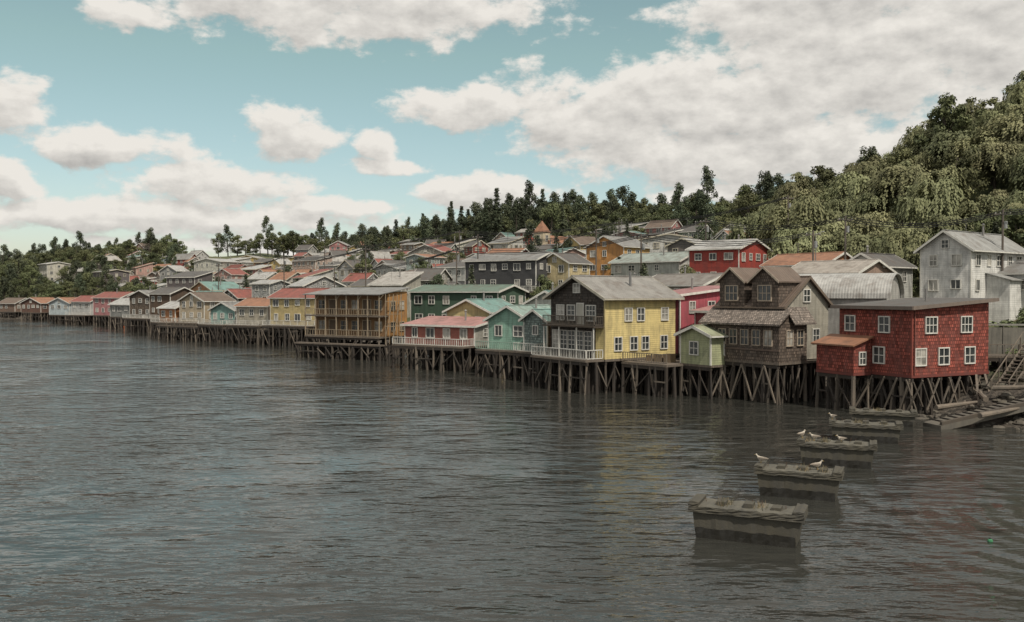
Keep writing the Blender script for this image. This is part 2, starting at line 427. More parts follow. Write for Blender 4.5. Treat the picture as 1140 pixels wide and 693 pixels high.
class T:
    def __init__(s): s.c = []; s.n = []; s.sz = []; s.var = []; s.b = B()
    def leaves(s, c, n, w, h, var):
        k = len(c); s.c.append(c); s.n.append(n); s.sz.append(np.stack([np.broadcast_to(w, k), np.broadcast_to(h, k)], 1)); s.var.append(np.clip(np.broadcast_to(var, k), 0, 1))
    def clump(s, c, r, n, size, sq=.75):
        d = unit(n); rad = NR.uniform(.45, 1.05, n)[:, None]*r
        p = np.array(c) + d*rad*np.array([1, 1, sq])
        nn = d*.9 + NR.normal(size=(n, 3))*.4; nn[:, 2] += .3
        cv = NR.uniform(.15, .6)
        s.leaves(p, nn, NR.uniform(.6, 1.3, n)*size, NR.uniform(.6, 1.3, n)*size, cv + NR.uniform(-.25, .35, n))
    def mesh(s, name, lm, vertical=False):
        c = np.concatenate(s.c); n = np.concatenate(s.n); sz = np.concatenate(s.sz); var = np.concatenate(s.var)
        n /= np.linalg.norm(n, axis=1)[:, None] + 1e-9; k = len(c)
        ref = np.tile([0, 0, 1.], (k, 1)) if vertical else unit(k)
        t1 = np.cross(n, ref); t1 /= np.linalg.norm(t1, axis=1)[:, None] + 1e-9; t2 = np.cross(n, t1)
        a = t1*sz[:, :1]/2; b2 = t2*sz[:, 1:]/2
        q = np.stack([c-a*.4-b2, c+a-b2*.2, c+a*.3+b2, c-a+b2*.3], 1).reshape(-1, 3)
        tv, tf, tm = s.b.parts['trunk']
        o = len(tv); allv = list(tv) + q.tolist()
        fsx = [list(f) for f in tf] + [[o+4*i, o+4*i+1, o+4*i+2, o+4*i+3] for i in range(k)]
        me = bpy.data.meshes.new(name); me.from_pydata(allv, [], fsx)
        me.materials.append(BARK); me.materials.append(lm)
        me.polygons.foreach_set('material_index', [0]*len(tf) + [1]*k)
        at = me.attributes.new('var', 'FLOAT', 'FACE'); at.data.foreach_set('value', np.concatenate([np.zeros(len(tf)), var]))
        return me
def broadleaf(i, ht=10, wd=4.2):
    t = T(); t.b.beam('trunk', BARK, (0,0,-1), (.2,.1,ht*.45), .28, .18, 7); t.b.beam('trunk', BARK, (.2,.1,ht*.45), (0,0,ht*.8), .18, .06, 6)
    for k in range(28):
        a = R.uniform(0, 6.28); zf = R.uniform(.16, .97); prof = math.sin(min(1, (zf-.06)/.94)*math.pi)**.55
        rr = wd*prof*math.sqrt(R.uniform(.1, 1)); c = (math.cos(a)*rr, math.sin(a)*rr, ht*zf)
        if k % 3 == 0: t.b.beam('trunk', BARK, (.15, .1, ht*min(.5, zf*.6)), c, .1, .03, 5)
        t.clump(c, R.uniform(.85, 1.6), 125, .36)
    return t.mesh('broadleaf_tree', LM_broad)
def willow(i, ht=9, wd=4.8):
    t = T(); t.b.beam('trunk', BARK, (0,0,-1), (0,0,ht*.6), .3, .15, 7)
    for k in range(16):
        a = R.uniform(0, 6.28); rr = wd*math.sqrt(R.uniform(0, 1)); zf = .95 - .42*(rr/wd)**2 + R.uniform(-.08, .05)
        c = np.array((math.cos(a)*rr, math.sin(a)*rr, ht*zf))
        if k % 2: t.b.beam('trunk', BARK, (0, 0, ht*.45), tuple(c), .1, .03, 5)
        cv = R.uniform(.15, .65); r = R.uniform(1.1, 1.9)
        t.clump(tuple(c + np.array([0, 0, .1])), r*.9, 80, .34, .6)
        for st in range(24):
            aa = R.uniform(0, 6.28); q = r*math.sqrt(R.random()); L = R.uniform(1.0, 3.4); m = 8
            tt = np.linspace(0, 1, m)
            p = c + np.stack([math.cos(aa)*q*(1+.3*tt), math.sin(aa)*q*(1+.3*tt), .6*math.sqrt(max(0, 1-(q/r)**2)) - tt*L], 1) + NR.normal(size=(m, 3))*.1
            o = np.array((math.cos(aa)+c[0]*.3, math.sin(aa)+c[1]*.3, 1.0))
            t.leaves(p, o + NR.normal(size=(m, 3))*.3, .26, .55, cv + NR.uniform(-.2, .3, m))
    return t.mesh('willow_tree', LM_will, True)
def conifer(i, ht=14, wd=2.8):
    t = T(); t.b.beam('trunk', BARK, (0,0,-1), (0,0,ht*.97), .26, .04, 7)
    z = ht*.12
    while z < ht:
        f = 1 - (z/ht); L0 = wd*(f**.8)+.25; nb = 6
        for k in range(nb):
            a = R.uniform(0, 6.28); L = L0*R.uniform(.55, 1.15); m = int(14+L*14)
            tt = NR.uniform(.1, 1, m); sw = (1-tt*.6)*.45
            p = np.stack([math.cos(a)*L*tt, math.sin(a)*L*tt, z - .25*L*tt + NR.uniform(-.2, .1, m)], 1) + NR.normal(size=(m, 3))*sw[:, None]*np.array([.6, .6, .25])
            nn = NR.normal(size=(m, 3))*.4 + np.array([math.cos(a)*.5, math.sin(a)*.5, .8])
            t.leaves(p, nn, .2, .42, R.uniform(.1, .6) + NR.uniform(-.2, .3, m))
        z += R.uniform(.35, .6)
    return t.mesh('conifer_tree', LM_con)
def gum(i, ht=17, wd=3.3):
    t = T(); t.b.beam('trunk', BARK, (0,0,-1), (.3,0,ht*.88), .3, .06, 7)
    for k in range(40):
        zf = .14 + .84*(k+R.random())/40; a = R.uniform(0, 6.28); rr = wd*math.sqrt(R.uniform(.02, 1))*(1.15-zf**2)
        c = (math.cos(a)*rr, math.sin(a)*rr, ht*zf)
        t.b.beam('trunk', BARK, (.15, 0, ht*zf*.85), c, .07, .02, 4)
        t.clump(c, R.uniform(.9, 1.6)*(1.12-.35*zf), 90, .38, 1.1)
    return t.mesh('tall_evergreen_tree', LM_con)
def bush(i):
    t = T(); t.b.beam('trunk', BARK, (0,0,-.4), (0,0,1), .1, .05, 5)
    for k in range(9):
        t.clump((R.uniform(-1.3, 1.3), R.uniform(-1.3, 1.3), R.uniform(.4, 1.5)), R.uniform(.5, .95), 110, .22)
    return t.mesh('bush', LM_broad)
PB = [broadleaf(i, *q) for i, q in enumerate(((10, 4.2), (11, 3.6), (8.5, 4.4), (9.5, 5)))]
PW = [willow(i, *q) for i, q in enumerate(((9, 4.8), (8, 5.2), (10, 4.2)))]
PC = [conifer(i, *q) for i, q in enumerate(((14, 3.2), (16, 2.8)))]
PG = [gum(i, *q) for i, q in enumerate(((15, 3.8), (13, 4.2), (17, 3.6)))]
PU = [bush(i) for i in range(2)]
def tree(me, x, y, s, parent=None, name=None, dz=0, z=None):
    o = bpy.data.objects.new(name or me.name.split('.')[0], me); COL.objects.link(o)
    o.location = (x, y, (H(x, y) if z is None else z)+dz); o.rotation_euler = (R.uniform(-.04, .04), R.uniform(-.04, .04), R.uniform(0, 6.28))
    o.scale = (s*R.uniform(.85, 1.2), s*R.uniform(.85, 1.2), s*R.uniform(.8, 1.15))
    if parent: o.parent = parent
    return o

OCC = []
def occ(x, y, yaw, w, d):
    a = math.radians(yaw); cx, cy = -w/2, d/2
    OCC.append((x + cx*math.cos(a) - cy*math.sin(a), y + cx*math.sin(a) + cy*math.cos(a), max(w, d)/2+.5))
_house = house
def house(name, X, Y, yaw, w, d, *a, **k):
    occ(X, Y, yaw, w, d); return _house(name, X, Y, yaw, w, d, *a, **k)

# ------------------------------------------------------------------ colours
GRAYR = surf((.27, .265, .255), 'metal', .5, .5); LIGHTR = surf((.48, .47, .45), 'metal', .45, .5); DARKR = surf((.13, .122, .115), 'metal', .6, .4)
REDR = surf((.30, .10, .08), 'metal', .6, .5); ORR = surf((.36, .18, .11), 'metal', .6, .5); TEALR = surf((.20, .33, .30), 'metal', .55, .5); GREENR = surf((.15, .21, .165), 'metal', .55, .4)
PINKR = surf((.46, .24, .22), 'metal', .55, .5); BROWNR = surf((.18, .135, .108), 'metal', .7, .5)
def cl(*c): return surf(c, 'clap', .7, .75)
def sh(*c): return surf(c, 'shingle', .85, .7)
def bd(*c): return surf(c, 'board', .8, .7)

# ------------------------------------------------------------------ RED HOUSE
def red_house():
    b = B(); w, d, z0, hw = 7.3, 8.5, 3.2, 5.1
    red = sh(.31, .074, .052)
    walls(b, w, d, z0, hw, 's', .55, red, red)
    roof(b, w, d, z0+hw, 's', .55, DARKR, surf((.20, .16, .135)), .5, t=.14)
    for u in (-6.1, -2.6): window(b, 'F', 0, u, z0+3.2, .95, 1.15)
    for u in (2.0, 5.9): window(b, 'R', 0, u, z0+3.2, 1.15, 1.15, nx=3)
    window(b, 'F', 0, -3.1, z0+.75, 1.0, 1.2)
    for u in (.9, 3.4, 6.3): window(b, 'R', 0, u, z0+.75, 1.05, 1.2)
    b.box('corner_boards', surf((.24, .06, .045)), -.1, .035, -.035, .1, z0, z0+hw-.05)
    b.box('base_board', surf((.18, .05, .04)), -w-.05, .05, -.05, d+.05, z0-.22, z0-.002)
    b.beam('vent_pipe', surf((.25, .24, .23)), (-3, 5, z0+hw), (-3, 5, z0+hw+1.5), .09, .09, 8)
    b.beam('downpipe', surf((.2, .07, .055)), (.09, .22, z0), (.09, .22, z0+hw-.2), .05, .05, 6)
    ax0, ax1, ay = -7.9, -3.9, -1.9
    b.ext('annex_walls', red, red, [(ay, z0-.1), (-.04, z0-.1), (-.04, z0+2.7), (ay, z0+2.1)], 'x', ax0, ax1)
    b.ext('annex_roof', ORR, ORR, [(ay-.35, z0+2.0), (-.04, z0+2.71), (-.04, z0+2.83), (ay-.35, z0+2.12)], 'x', ax0-.3, ax1+.3)
    window(b, 'R', ax1, -1.0, z0+.6, .6, .9)
    b.box('annex_base', surf((.18, .05, .04)), ax0-.04, ax1+.04, ay-.04, -.06, z0-.3, z0-.102)
    stilts(b, ax0, ax1, ay, -.1, z0-.3, 1.3)
    stilts(b, -w, 0, 0, d, z0-.22, 1.2)
    for k in range(7):
        x = -w + k*1.2; b.beam('braces', PILE2, (x+R.uniform(-.3, .3), -.2, .2), (x+1.3, -.2, z0-.3), .07)
        y = .3 + k*1.15; b.beam('braces', PILE2, (.2, y, .5), (.2, y+(1.3 if k % 2 else -1.1), z0-.3), .07)
    b.beam('shore_prop', PILE2, (3.5, 4.6, .6), (.1, 8.0, z0-.25), .11); b.beam('shore_prop', PILE2, (3.0, 3.6, .5), (.1, 7.0, z0-.25), .11)
    b.finish('red_shingled_stilt_house', (30.3, 68, 0), -65); occ(30.3, 68, -65, w, d)
red_house()

# ------------------------------------------------------------------ BROWN SHINGLED HOUSE
def brown_house():
    b = B(); w, d, z0 = 6.9, 6.5, 3.6
    br = sh(.15, .112, .088); br2 = sh(.26, .215, .185); tan = surf((.46, .38, .30)); cream = cl(.46, .43, .36)
    walls(b, w, d, z0, 4.8, 'x', 2.4, br, cream)
    roof(b, w, d, z0+4.8, 'x', 2.4, BROWNR, surf((.17, .13, .10)), .35)
    b.ext('gallery', br, br, [(-1.3, z0-.1), (-.01, z0-.1), (-.01, z0+4.0), (-1.3, z0+3.3)], 'x', -w-.4, .5)
    b.ext('gallery_side', br, br, [(-.008, z0-.1), (2.6, z0-.1), (2.6, z0+3.3), (-.008, z0+3.3)], 'x', .01, .5)
    b.ext('skirt_roof', br2, br2, [(-2.0, z0+3.05), (.1, z0+4.5), (.1, z0+4.62), (-2.0, z0+3.2)], 'x', -w-.9, 1.0)
    b.ext('skirt_roof_side', br2, br2, [(.02, z0+4.5), (1.05, z0+3.1), (1.05, z0+3.22), (.02, z0+4.62)], 'y', .12, 3.2)
    for i in range(6):
        window(b, 'F', -1.3, -w+.1+i*1.24, z0+1.35, .74, 1.25, tan, 2, 2, .07)
    for i in range(2): window(b, 'R', .5, .1+i*1.5, z0+1.35, .8, 1.25, tan)
    b.box('gallery_band', surf((.14, .10, .08)), -w-.45, .55, -1.36, -1.302, z0+.85, z0+1.0)
    for x0 in (-6.7, -3.1):
        b.ext('dormer_walls', br, br, [(x0, z0+4.55), (x0+2.8, z0+4.55), (x0+2.8, z0+6.9), (x0+1.4, z0+8.0), (x0, z0+6.9)], 'y', -.35, 3.1)
        sl = 1.1/1.4; zz = z0+6.92
        b.ext('dormer_roof', BROWNR, BROWNR, [(x0-.25, zz-sl*.25), (x0+1.4, zz+1.1), (x0+3.05, zz-sl*.25), (x0+3.05, zz+.12-sl*.25), (x0+1.4, zz+1.22), (x0-.25, zz+.12-sl*.25)], 'y', -.65, 3.3)
        b.ext('dormer_fascia', tan, tan, [(x0-.25, zz-.06-sl*.25), (x0+1.4, zz+1.04), (x0+3.05, zz-.06-sl*.25), (x0+3.05, zz+.15-sl*.25), (x0+1.4, zz+1.25), (x0-.25, zz+.15-sl*.25)], 'y', -.7, -.655)
        window(b, 'F', -.35, x0+1.4, z0+5.2, 1.3, 1.25, tan, 3, 2)
    window(b, 'R', 0, 4.6, z0+1.5, .9, 1.1); window(b, 'R', 0, 3.2, z0+5.1, .9, 1.0)
    b.box('floor_slab', DECK, -w-.4, .5, -1.3, d, z0-.3, z0-.102)
    stilts(b, -w-.3, .4, -1.25, d, z0-.3, 1.1)
    for k in range(6): 
        x = -w + k*1.2; b.beam('braces', PILE2, (x+(1.2 if k % 2 else 0), -1.5, .1), (x+(0 if k % 2 else 1.2), -1.45, z0-.4), .08)
    b.finish('brown_shingled_stilt_house', (23.3, 77, 0), -53); occ(23.3, 77, -53, w, d)
brown_house()

def barrel():
    b = B(); w, d, z0, zw = 9.5, 7.5, 2.5, 8.9
    wl = cl(.55, .53, .50)
    prof = [(0, z0), (d, z0), (d, zw)] + [(d/2 + d/2*math.cos(a), zw + 2.3*math.sin(a)) for a in np.linspace(0, math.pi, 15)[1:-1]] + [(0, zw)]
    b.ext('walls', wl, wl, prof, 'x', -w, 0)
    out = [(d/2 + (d/2+.35)*math.cos(a), zw + .02 + 2.42*math.sin(a)) for a in np.linspace(0, math.pi, 17)]
    inn = [(d/2 + (d/2+.25)*math.cos(a), zw + .01 + 2.33*math.sin(a)) for a in np.linspace(math.pi, 0, 17)]
    b.ext('barrel_roof', LIGHTR, LIGHTR, out+inn, 'x', -w-.4, .4)
    rowwins(b, 'R', 0, .5, d-.5, zw-2.9, 1)
    b.finish('barrel_roofed_hall', (34.6, 83, 0), -32); occ(34.6, 83, -32, w, d)
barrel()

# ------------------------------------------------------------------ YELLOW HOUSE
def yellow_house():
    b = B(); w, d, z0, hw, rise = 8.3, 9.2, 3.2, 5.9, 1.9
    dk = sh(.075, .06, .05); ye = cl(.68, .55, .25)
    walls(b, w, d, z0, hw, 'y', rise, dk, ye)
    roof(b, w, d, z0+hw, 'y', rise, surf((.30, .285, .265), 'metal', .6, .5), surf((.5, .46, .38)), .6)
    b.box('corner_boards', surf((.62, .50, .25)), -.12, .04, -.04, .12, z0, z0+hw-.03)
    b.box('yellow_return', ye, -1.3, -.125, -.035, -.002, z0, z0+2.95)
    b.box('balcony_floor', DKWOOD, -w+.2, -.1, -1.3, -.01, z0+2.95, z0+3.1)
    rail(b, surf((.12, .10, .08)), -w+.3, -.2, -1.22, z0+3.1, sp=.22)
    rail(b, surf((.12, .10, .08)), -1.1, -.1, -.2, z0+3.1, sp=.22, axis='y')
    for x in (-w+.35, -5.5, -2.8, -.3): b.beam('balcony_posts', WHITE, (x, -1.15, z0), (x, -1.15, z0+2.94), .07)
    for u in (-6.7, -5.0): window(b, 'F', 0, u, z0+3.6, 1.1, 1.4, None, 2, 3)
    door(b, 'F', 0, -3.6, z0+3.12, surf((.5, .48, .42)))
    window(b, 'F', 0, -2.0, z0+3.6, 1.3, 1.4, None, 3, 3)
    window(b, 'F', 0, -4.15, z0+6.3, .9, .8)
    for i in range(5): window(b, 'F', 0, -w+.9+i*1.25, z0+.75, 1.0, 1.75, None, 2, 4, .07)
    for i, u in enumerate((2.9, 4.5, 7.7)): window(b, 'R', 0, u, z0+3.6, .85, 1.15)
    for u in (1.6, 3.6, 5.1, 7.6): window(b, 'R', 0, u, z0+.8, .85, 1.2)
    b.box('deck', DECK, -w-.4, -.1, -2.3, -.01, z0-.2, z0-.02)
    rail(b, WHITE, -w-.3, -.2, -2.2, z0-.02, sp=.25); rail(b, WHITE, -2.1, -.15, -.16, z0-.02, axis='y')
    b.box('floor_slab', DECK, -w-.06, .06, .006, d, z0-.22, z0-.003)
    stilts(b, -w-.3, 0, -2.2, d, z0-.22, 1.2)
    b.beam('chimney', surf((.2, .2, .2)), (-2, 5, z0+hw), (-2, 5, z0+hw+2.4), .13, .13, 8)
    b.finish('yellow_stilt_house', (8.7, 84, 0), -55); occ(8.7, 84, -55, w, d)
yellow_house()

# ------------------------------------------------------------------ other waterfront houses
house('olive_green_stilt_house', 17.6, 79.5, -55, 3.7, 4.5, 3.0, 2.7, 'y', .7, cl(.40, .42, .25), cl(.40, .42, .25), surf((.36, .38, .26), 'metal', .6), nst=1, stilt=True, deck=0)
def olive_deck():
    b = B(); b.box('platform', DECK, -5.5, 0, -2, 3.5, 2.75, 2.95); rail(b, PILE2, -5.4, -.1, -1.9, 2.95); stilts(b, -5.5, 0, -2, 3.5, 2.75, 1.2)
    for k in range(3): b.box('crates', surf((.30, .22, .14), 'board'), -4.6+k*1.1, -3.8+k*1.1, .4, 1.2, 2.951, 3.5+k*.12)
    b.finish('timber_stilt_deck', (15.4, 81.8, 0), -50)
olive_deck()
house('magenta_house', 17.2, 92, -55, 5, 9.3, 3.2, 6.0, 's', .9, bd(.50, .11, .14), bd(.50, .11, .14), surf((.40, .20, .20), 'metal'), nst=2, stilt=True)
house('pink_roofed_shed', 22.0, 86.5, -50, 5.5, 6, 3.3, 4.3, 's', .8, bd(.46, .12, .13), bd(.44, .15, .15), PINKR, nst=1, stilt=True)
house('teal_shingled_stilt_house', 3.7, 94.2, -50, 3.8, 6, 3.2, 3.4, 'y', 1.0, sh(.24, .30, .28), sh(.17, .11, .085), TEALR, nst=1, stilt=True, deck=1.5)
house('mint_green_stilt_house', 2.0, 99, -40, 6.2, 7, 3.1, 3.3, 'y', 1.5, cl(.27, .45, .36), cl(.31, .47, .39), surf((.30, .40, .36), 'metal', .6), nst=1, stilt=True, deck=2.2, railm=surf((.32, .45, .37)))
house('red_roofed_stilt_house', -4.5, 108, -35, 11.2, 5, 3.0, 2.4, 's', .8, cl(.38, .14, .11), cl(.45, .43, .38), PINKR, nst=1, stilt=True, deck=2.4, railm=WHITE)
house('yellow_teal_roofed_house', -2.8, 115, -35, 7.2, 7, 3.2, 3.8, 'y', 1.5, cl(.55, .44, .22), cl(.55, .42, .2), TEALR, nst=1, stilt=True)
house('white_teal_roofed_house', 6.5, 107, -40, 6.0, 7, 3.2, 5.0, 'y', 1.4, cl(.55, .55, .5), cl(.5, .47, .4), TEALR, nst=2, stilt=True)
house('weathered_house', 11.8, 100, -50, 5, 6, 3.2, 4.8, 'y', 1.3, bd(.26, .21, .16), bd(.24, .2, .16), GRAYR, nst=2, stilt=True)
house('dark_green_hall', -2.0, 128, -30, 15.4, 8, 3.2, 6.4, 'x', .9, bd(.065, .12, .08), bd(.065, .12, .08), GREENR, nst=2, stilt=True, deck=2)
def wood_house():
    b = B(); w, d, z0 = 13.5, 4.6, 3.2
    oc = bd(.48, .25, .09); dk = bd(.34, .20, .10); fr = surf((.46, .37, .26)); ps = surf((.34, .27, .19))
    b.ext('walls', oc, dk, [(0, z0), (d, z0), (d, z0+6.4), (0, z0+6.2)], 'x', -w, 0)
    b.ext('roof', GRAYR, GRAYR, [(-2.3, z0+5.9), (d+.4, z0+6.9), (d+.4, z0+7.02), (-2.3, z0+6.02)], 'x', -w-.4, .4)
    for zz in (z0, z0+3.0):
        b.box('balcony_floor', DECK, -w-.2, .2, -2.1, -.01, zz-.2, zz-.01)
        rail(b, ps, -w-.1, .1, -2.0, zz-.01, sp=.45)
        for i in range(6):
            x = -w + 1.4 + i*2.1
            if i % 3 == 1: door(b, 'F', 0, x, zz, surf((.14, .10, .07)), 1.4, 2.2, fr)
            else: window(b, 'F', 0, x, zz+.8, 1.2, 1.3, fr)
    for i in range(8):
        x = -w-.1 + i*(w+.2)/7 + (R.uniform(-.2, .2) if 0 < i < 7 else 0)
        b.beam('veranda_posts', ps, (x, -2.0, z0-.2), (x, -2.0, z0+5.9), .09)
        if i % 2: b.beam('veranda_posts', ps, (x, -2.0, z0+5.2), (x+.7, -2.0, z0+5.9), .05)
    for y in (1.2, 3.3):
        for s in (0, 1): window(b, 'R', 0, y, z0+.8+3.0*s, .9, 1.2, fr)
    for k in range(5):
        x = -3.6+k*.9; b.beam('scaffold', ps, (.9, x+2, z0-1), (.9, x+2, z0+6.0), .05)
        if k < 4: b.beam('scaffold', ps, (.9, x+2, z0+(k % 2)*3), (.9, x+2.9, z0+3.0+(k % 2)*3), .04)
    for zz in (z0+1.5, z0+3.2, z0+5): b.beam('scaffold', ps, (.9, -1.7, zz), (.9, 2.1, zz), .045)
    b.box('lower_deck', DECK, -w-1, 1.2, -3.4, -2.15, z0-1.2, z0-1.0)
    stilts(b, -w-1, 1.2, -3.3, d, z0-1.2, 1.3); stilts(b, -w, 0, -2.0, d, z0-.2, 1.7, zb=-1.2)
    b.finish('timber_veranda_stilt_house', (-17.6, 127, 0), -30); occ(-17.6, 127, -30, w, d)
wood_house()
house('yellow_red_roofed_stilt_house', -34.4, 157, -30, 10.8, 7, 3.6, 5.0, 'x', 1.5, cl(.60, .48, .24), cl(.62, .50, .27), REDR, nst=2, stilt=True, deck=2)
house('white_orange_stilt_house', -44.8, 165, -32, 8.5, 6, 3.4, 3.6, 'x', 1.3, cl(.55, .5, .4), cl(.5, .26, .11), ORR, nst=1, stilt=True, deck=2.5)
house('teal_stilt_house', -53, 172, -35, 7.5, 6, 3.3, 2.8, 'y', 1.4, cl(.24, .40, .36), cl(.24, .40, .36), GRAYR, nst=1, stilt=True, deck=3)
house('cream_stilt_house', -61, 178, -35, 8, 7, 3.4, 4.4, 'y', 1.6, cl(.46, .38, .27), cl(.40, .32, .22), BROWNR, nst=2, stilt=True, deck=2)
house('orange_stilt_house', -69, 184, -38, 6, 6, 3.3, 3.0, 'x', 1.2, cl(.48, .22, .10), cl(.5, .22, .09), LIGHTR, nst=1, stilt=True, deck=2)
def longdeck():
    b = B(); b.box('platform', DECK, -44, 0, -2.5, 1.5, 2.6, 2.8); stilts(b, -44, 0, -2.5, 1.5, 2.6, 1.1); rail(b, PILE2, -43.9, -.1, -2.4, 2.8, sp=.5)
    b.finish('timber_boardwalk', (-36, 158.5, 0), -37.5)
longdeck()
house('dark_brown_stilt_house', -78, 205, -35, 8, 7, 3.4, 5.8, 'x', 1.4, bd(.14, .09, .06), bd(.12, .08, .055), DARKR, nst=2, stilt=True, deck=2)
house('weathered_brown_stilt_house', -85.5, 213, -35, 9, 7, 3.3, 5.2, 'y', 1.4, sh(.16, .12, .09), sh(.16, .12, .09), GRAYR, nst=2, stilt=True, deck=2)
house('pink_stilt_house', -109, 250, -30, 12, 8, 3.0, 5.0, 'x', 1.5, cl(.52, .24, .24), cl(.52, .24, .24), REDR, nst=2, stilt=True)
house('white_stilt_house', -123, 262, -30, 9, 7, 2.8, 4.0, 'x', 1.6, cl(.6, .6, .58), cl(.6, .6, .58), REDR, nst=1, stilt=True, deck=2)
house('pale_blue_stilt_house', -134, 272, -25, 9, 7, 2.6, 3.6, 'y', 1.6, cl(.50, .56, .58), cl(.50, .56, .58), ORR, nst=1, stilt=True)
house('brown_shore_house', -160, 305, -25, 10, 8, 2.6, 3.2, 'y', 1.8, bd(.18, .10, .075), bd(.18, .10, .075), ORR, nst=1, stilt=True)
house('small_shore_house', -176, 318, -25, 9, 8, 2.6, 3.0, 'x', 1.8, bd(.24, .16, .12), bd(.24, .16, .12), BROWNR, nst=1, stilt=True)
house('grey_stilt_house', -97, 228, -35, 9, 7, 3.2, 3.2, 'x', 1.5, cl(.33, .33, .31), cl(.33, .33, .31), LIGHTR, nst=1, stilt=True)

# ------------------------------------------------------------------ notable hillside houses
def hh(name, X, Y, yaw, w, d, ztop, hw, *a, **k):
    g = H(X, Y); house(name, X, Y, yaw, w, d, ztop-hw, hw, *a, skirt=max(.5, ztop-hw-g+3), **k)
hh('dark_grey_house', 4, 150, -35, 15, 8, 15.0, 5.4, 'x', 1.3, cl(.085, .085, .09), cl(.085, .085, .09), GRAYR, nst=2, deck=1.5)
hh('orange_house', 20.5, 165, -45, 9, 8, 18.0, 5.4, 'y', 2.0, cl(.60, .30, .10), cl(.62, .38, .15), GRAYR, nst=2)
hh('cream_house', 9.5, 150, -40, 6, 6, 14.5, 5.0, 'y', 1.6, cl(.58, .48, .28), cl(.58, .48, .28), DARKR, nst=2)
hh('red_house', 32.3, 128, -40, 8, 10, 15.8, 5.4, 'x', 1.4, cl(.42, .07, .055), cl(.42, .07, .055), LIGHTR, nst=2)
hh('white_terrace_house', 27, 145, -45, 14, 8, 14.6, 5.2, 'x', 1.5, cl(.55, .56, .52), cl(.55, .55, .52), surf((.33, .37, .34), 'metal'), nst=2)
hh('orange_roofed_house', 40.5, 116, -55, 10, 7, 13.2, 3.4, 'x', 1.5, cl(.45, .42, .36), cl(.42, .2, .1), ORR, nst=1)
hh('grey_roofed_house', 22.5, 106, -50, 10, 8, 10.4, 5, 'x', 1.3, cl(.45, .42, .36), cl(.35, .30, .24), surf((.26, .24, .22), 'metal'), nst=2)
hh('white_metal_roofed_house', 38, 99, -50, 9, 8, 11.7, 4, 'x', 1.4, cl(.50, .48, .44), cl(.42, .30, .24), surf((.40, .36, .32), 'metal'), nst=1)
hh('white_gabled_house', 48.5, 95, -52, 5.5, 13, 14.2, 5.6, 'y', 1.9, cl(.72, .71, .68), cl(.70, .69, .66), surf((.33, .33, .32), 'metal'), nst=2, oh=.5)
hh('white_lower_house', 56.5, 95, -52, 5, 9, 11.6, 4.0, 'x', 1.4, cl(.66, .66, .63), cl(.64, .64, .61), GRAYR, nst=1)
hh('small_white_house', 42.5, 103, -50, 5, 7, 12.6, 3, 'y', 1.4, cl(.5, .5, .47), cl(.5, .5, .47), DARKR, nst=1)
def church():
    b = B(); g = H(8, 268); z = 19
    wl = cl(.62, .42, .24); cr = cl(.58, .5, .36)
    b.ext('nave', wl, wl, [(-7, g-3), (0, g-3), (0, z+4), (-3.5, z+7), (-7, z+4)], 'y', 0, 16)
    b.ext('nave_roof', ORR, ORR, [(-7.4, z+3.7), (-3.5, z+7.05), (.4, z+3.7), (.4, z+3.9), (-3.5, z+7.3), (-7.4, z+3.9)], 'y', -.4, 16.4)
    b.box('tower', cr, -5.2, -1.8, -2.5, .9, g-3, z+8)
    b.add('spire', ORR, [(-5.4,-2.7,z+8.01),(-1.6,-2.7,z+8.01),(-1.6,1.1,z+8.01),(-5.4,1.1,z+8.01),(-3.5,-.8,z+11.5)], [(0,1,4),(1,2,4),(2,3,4),(3,0,4),(3,2,1,0)])
    window(b, 'F', -2.5, -3.5, z+5.5, 1.1, 1.6); window(b, 'R', -1.8, -.8, z+5.5, 1.1, 1.6)
    for y in (3, 6, 9, 12): window(b, 'R', 0, y, z+.8, .9, 2)
    b.finish('church', (12, 262, 0), -40); occ(12, 262, -40, 8, 16)
church()

# ------------------------------------------------------------------ generic town
WC = [(.62,.61,.58),(.64,.63,.60),(.58,.55,.47),(.58,.50,.34),(.50,.27,.15),(.38,.10,.08),(.36,.44,.45),(.38,.38,.37),(.34,.42,.33),(.54,.42,.35),(.17,.15,.14),(.48,.30,.26),(.60,.59,.55),(.62,.60,.52),(.66,.65,.62),(.45,.52,.5),(.28,.21,.16),(.52,.25,.24),(.58,.44,.18)]
NMS = {0:'white_house',1:'white_house',2:'beige_house',3:'yellow_house',4:'orange_house',5:'red_house',6:'blue_house',7:'grey_house',8:'green_house',9:'peach_house',10:'dark_house',11:'terracotta_house',12:'white_house',13:'cream_house',14:'white_house',15:'pale_green_house',16:'brown_house',17:'pink_house',18:'yellow_house'}
RC = [GRAYR, GRAYR, LIGHTR, LIGHTR, REDR, ORR, DARKR, surf((.38,.37,.35),'metal'), BROWNR, TEALR, surf((.44,.42,.39),'metal'), DARKR]
def free(x, y, r):
    for (a, c, q) in OCC:
        if (a-x)**2+(c-y)**2 < (q+r)**2: return False
    return True
cnt = 0; tries = 0
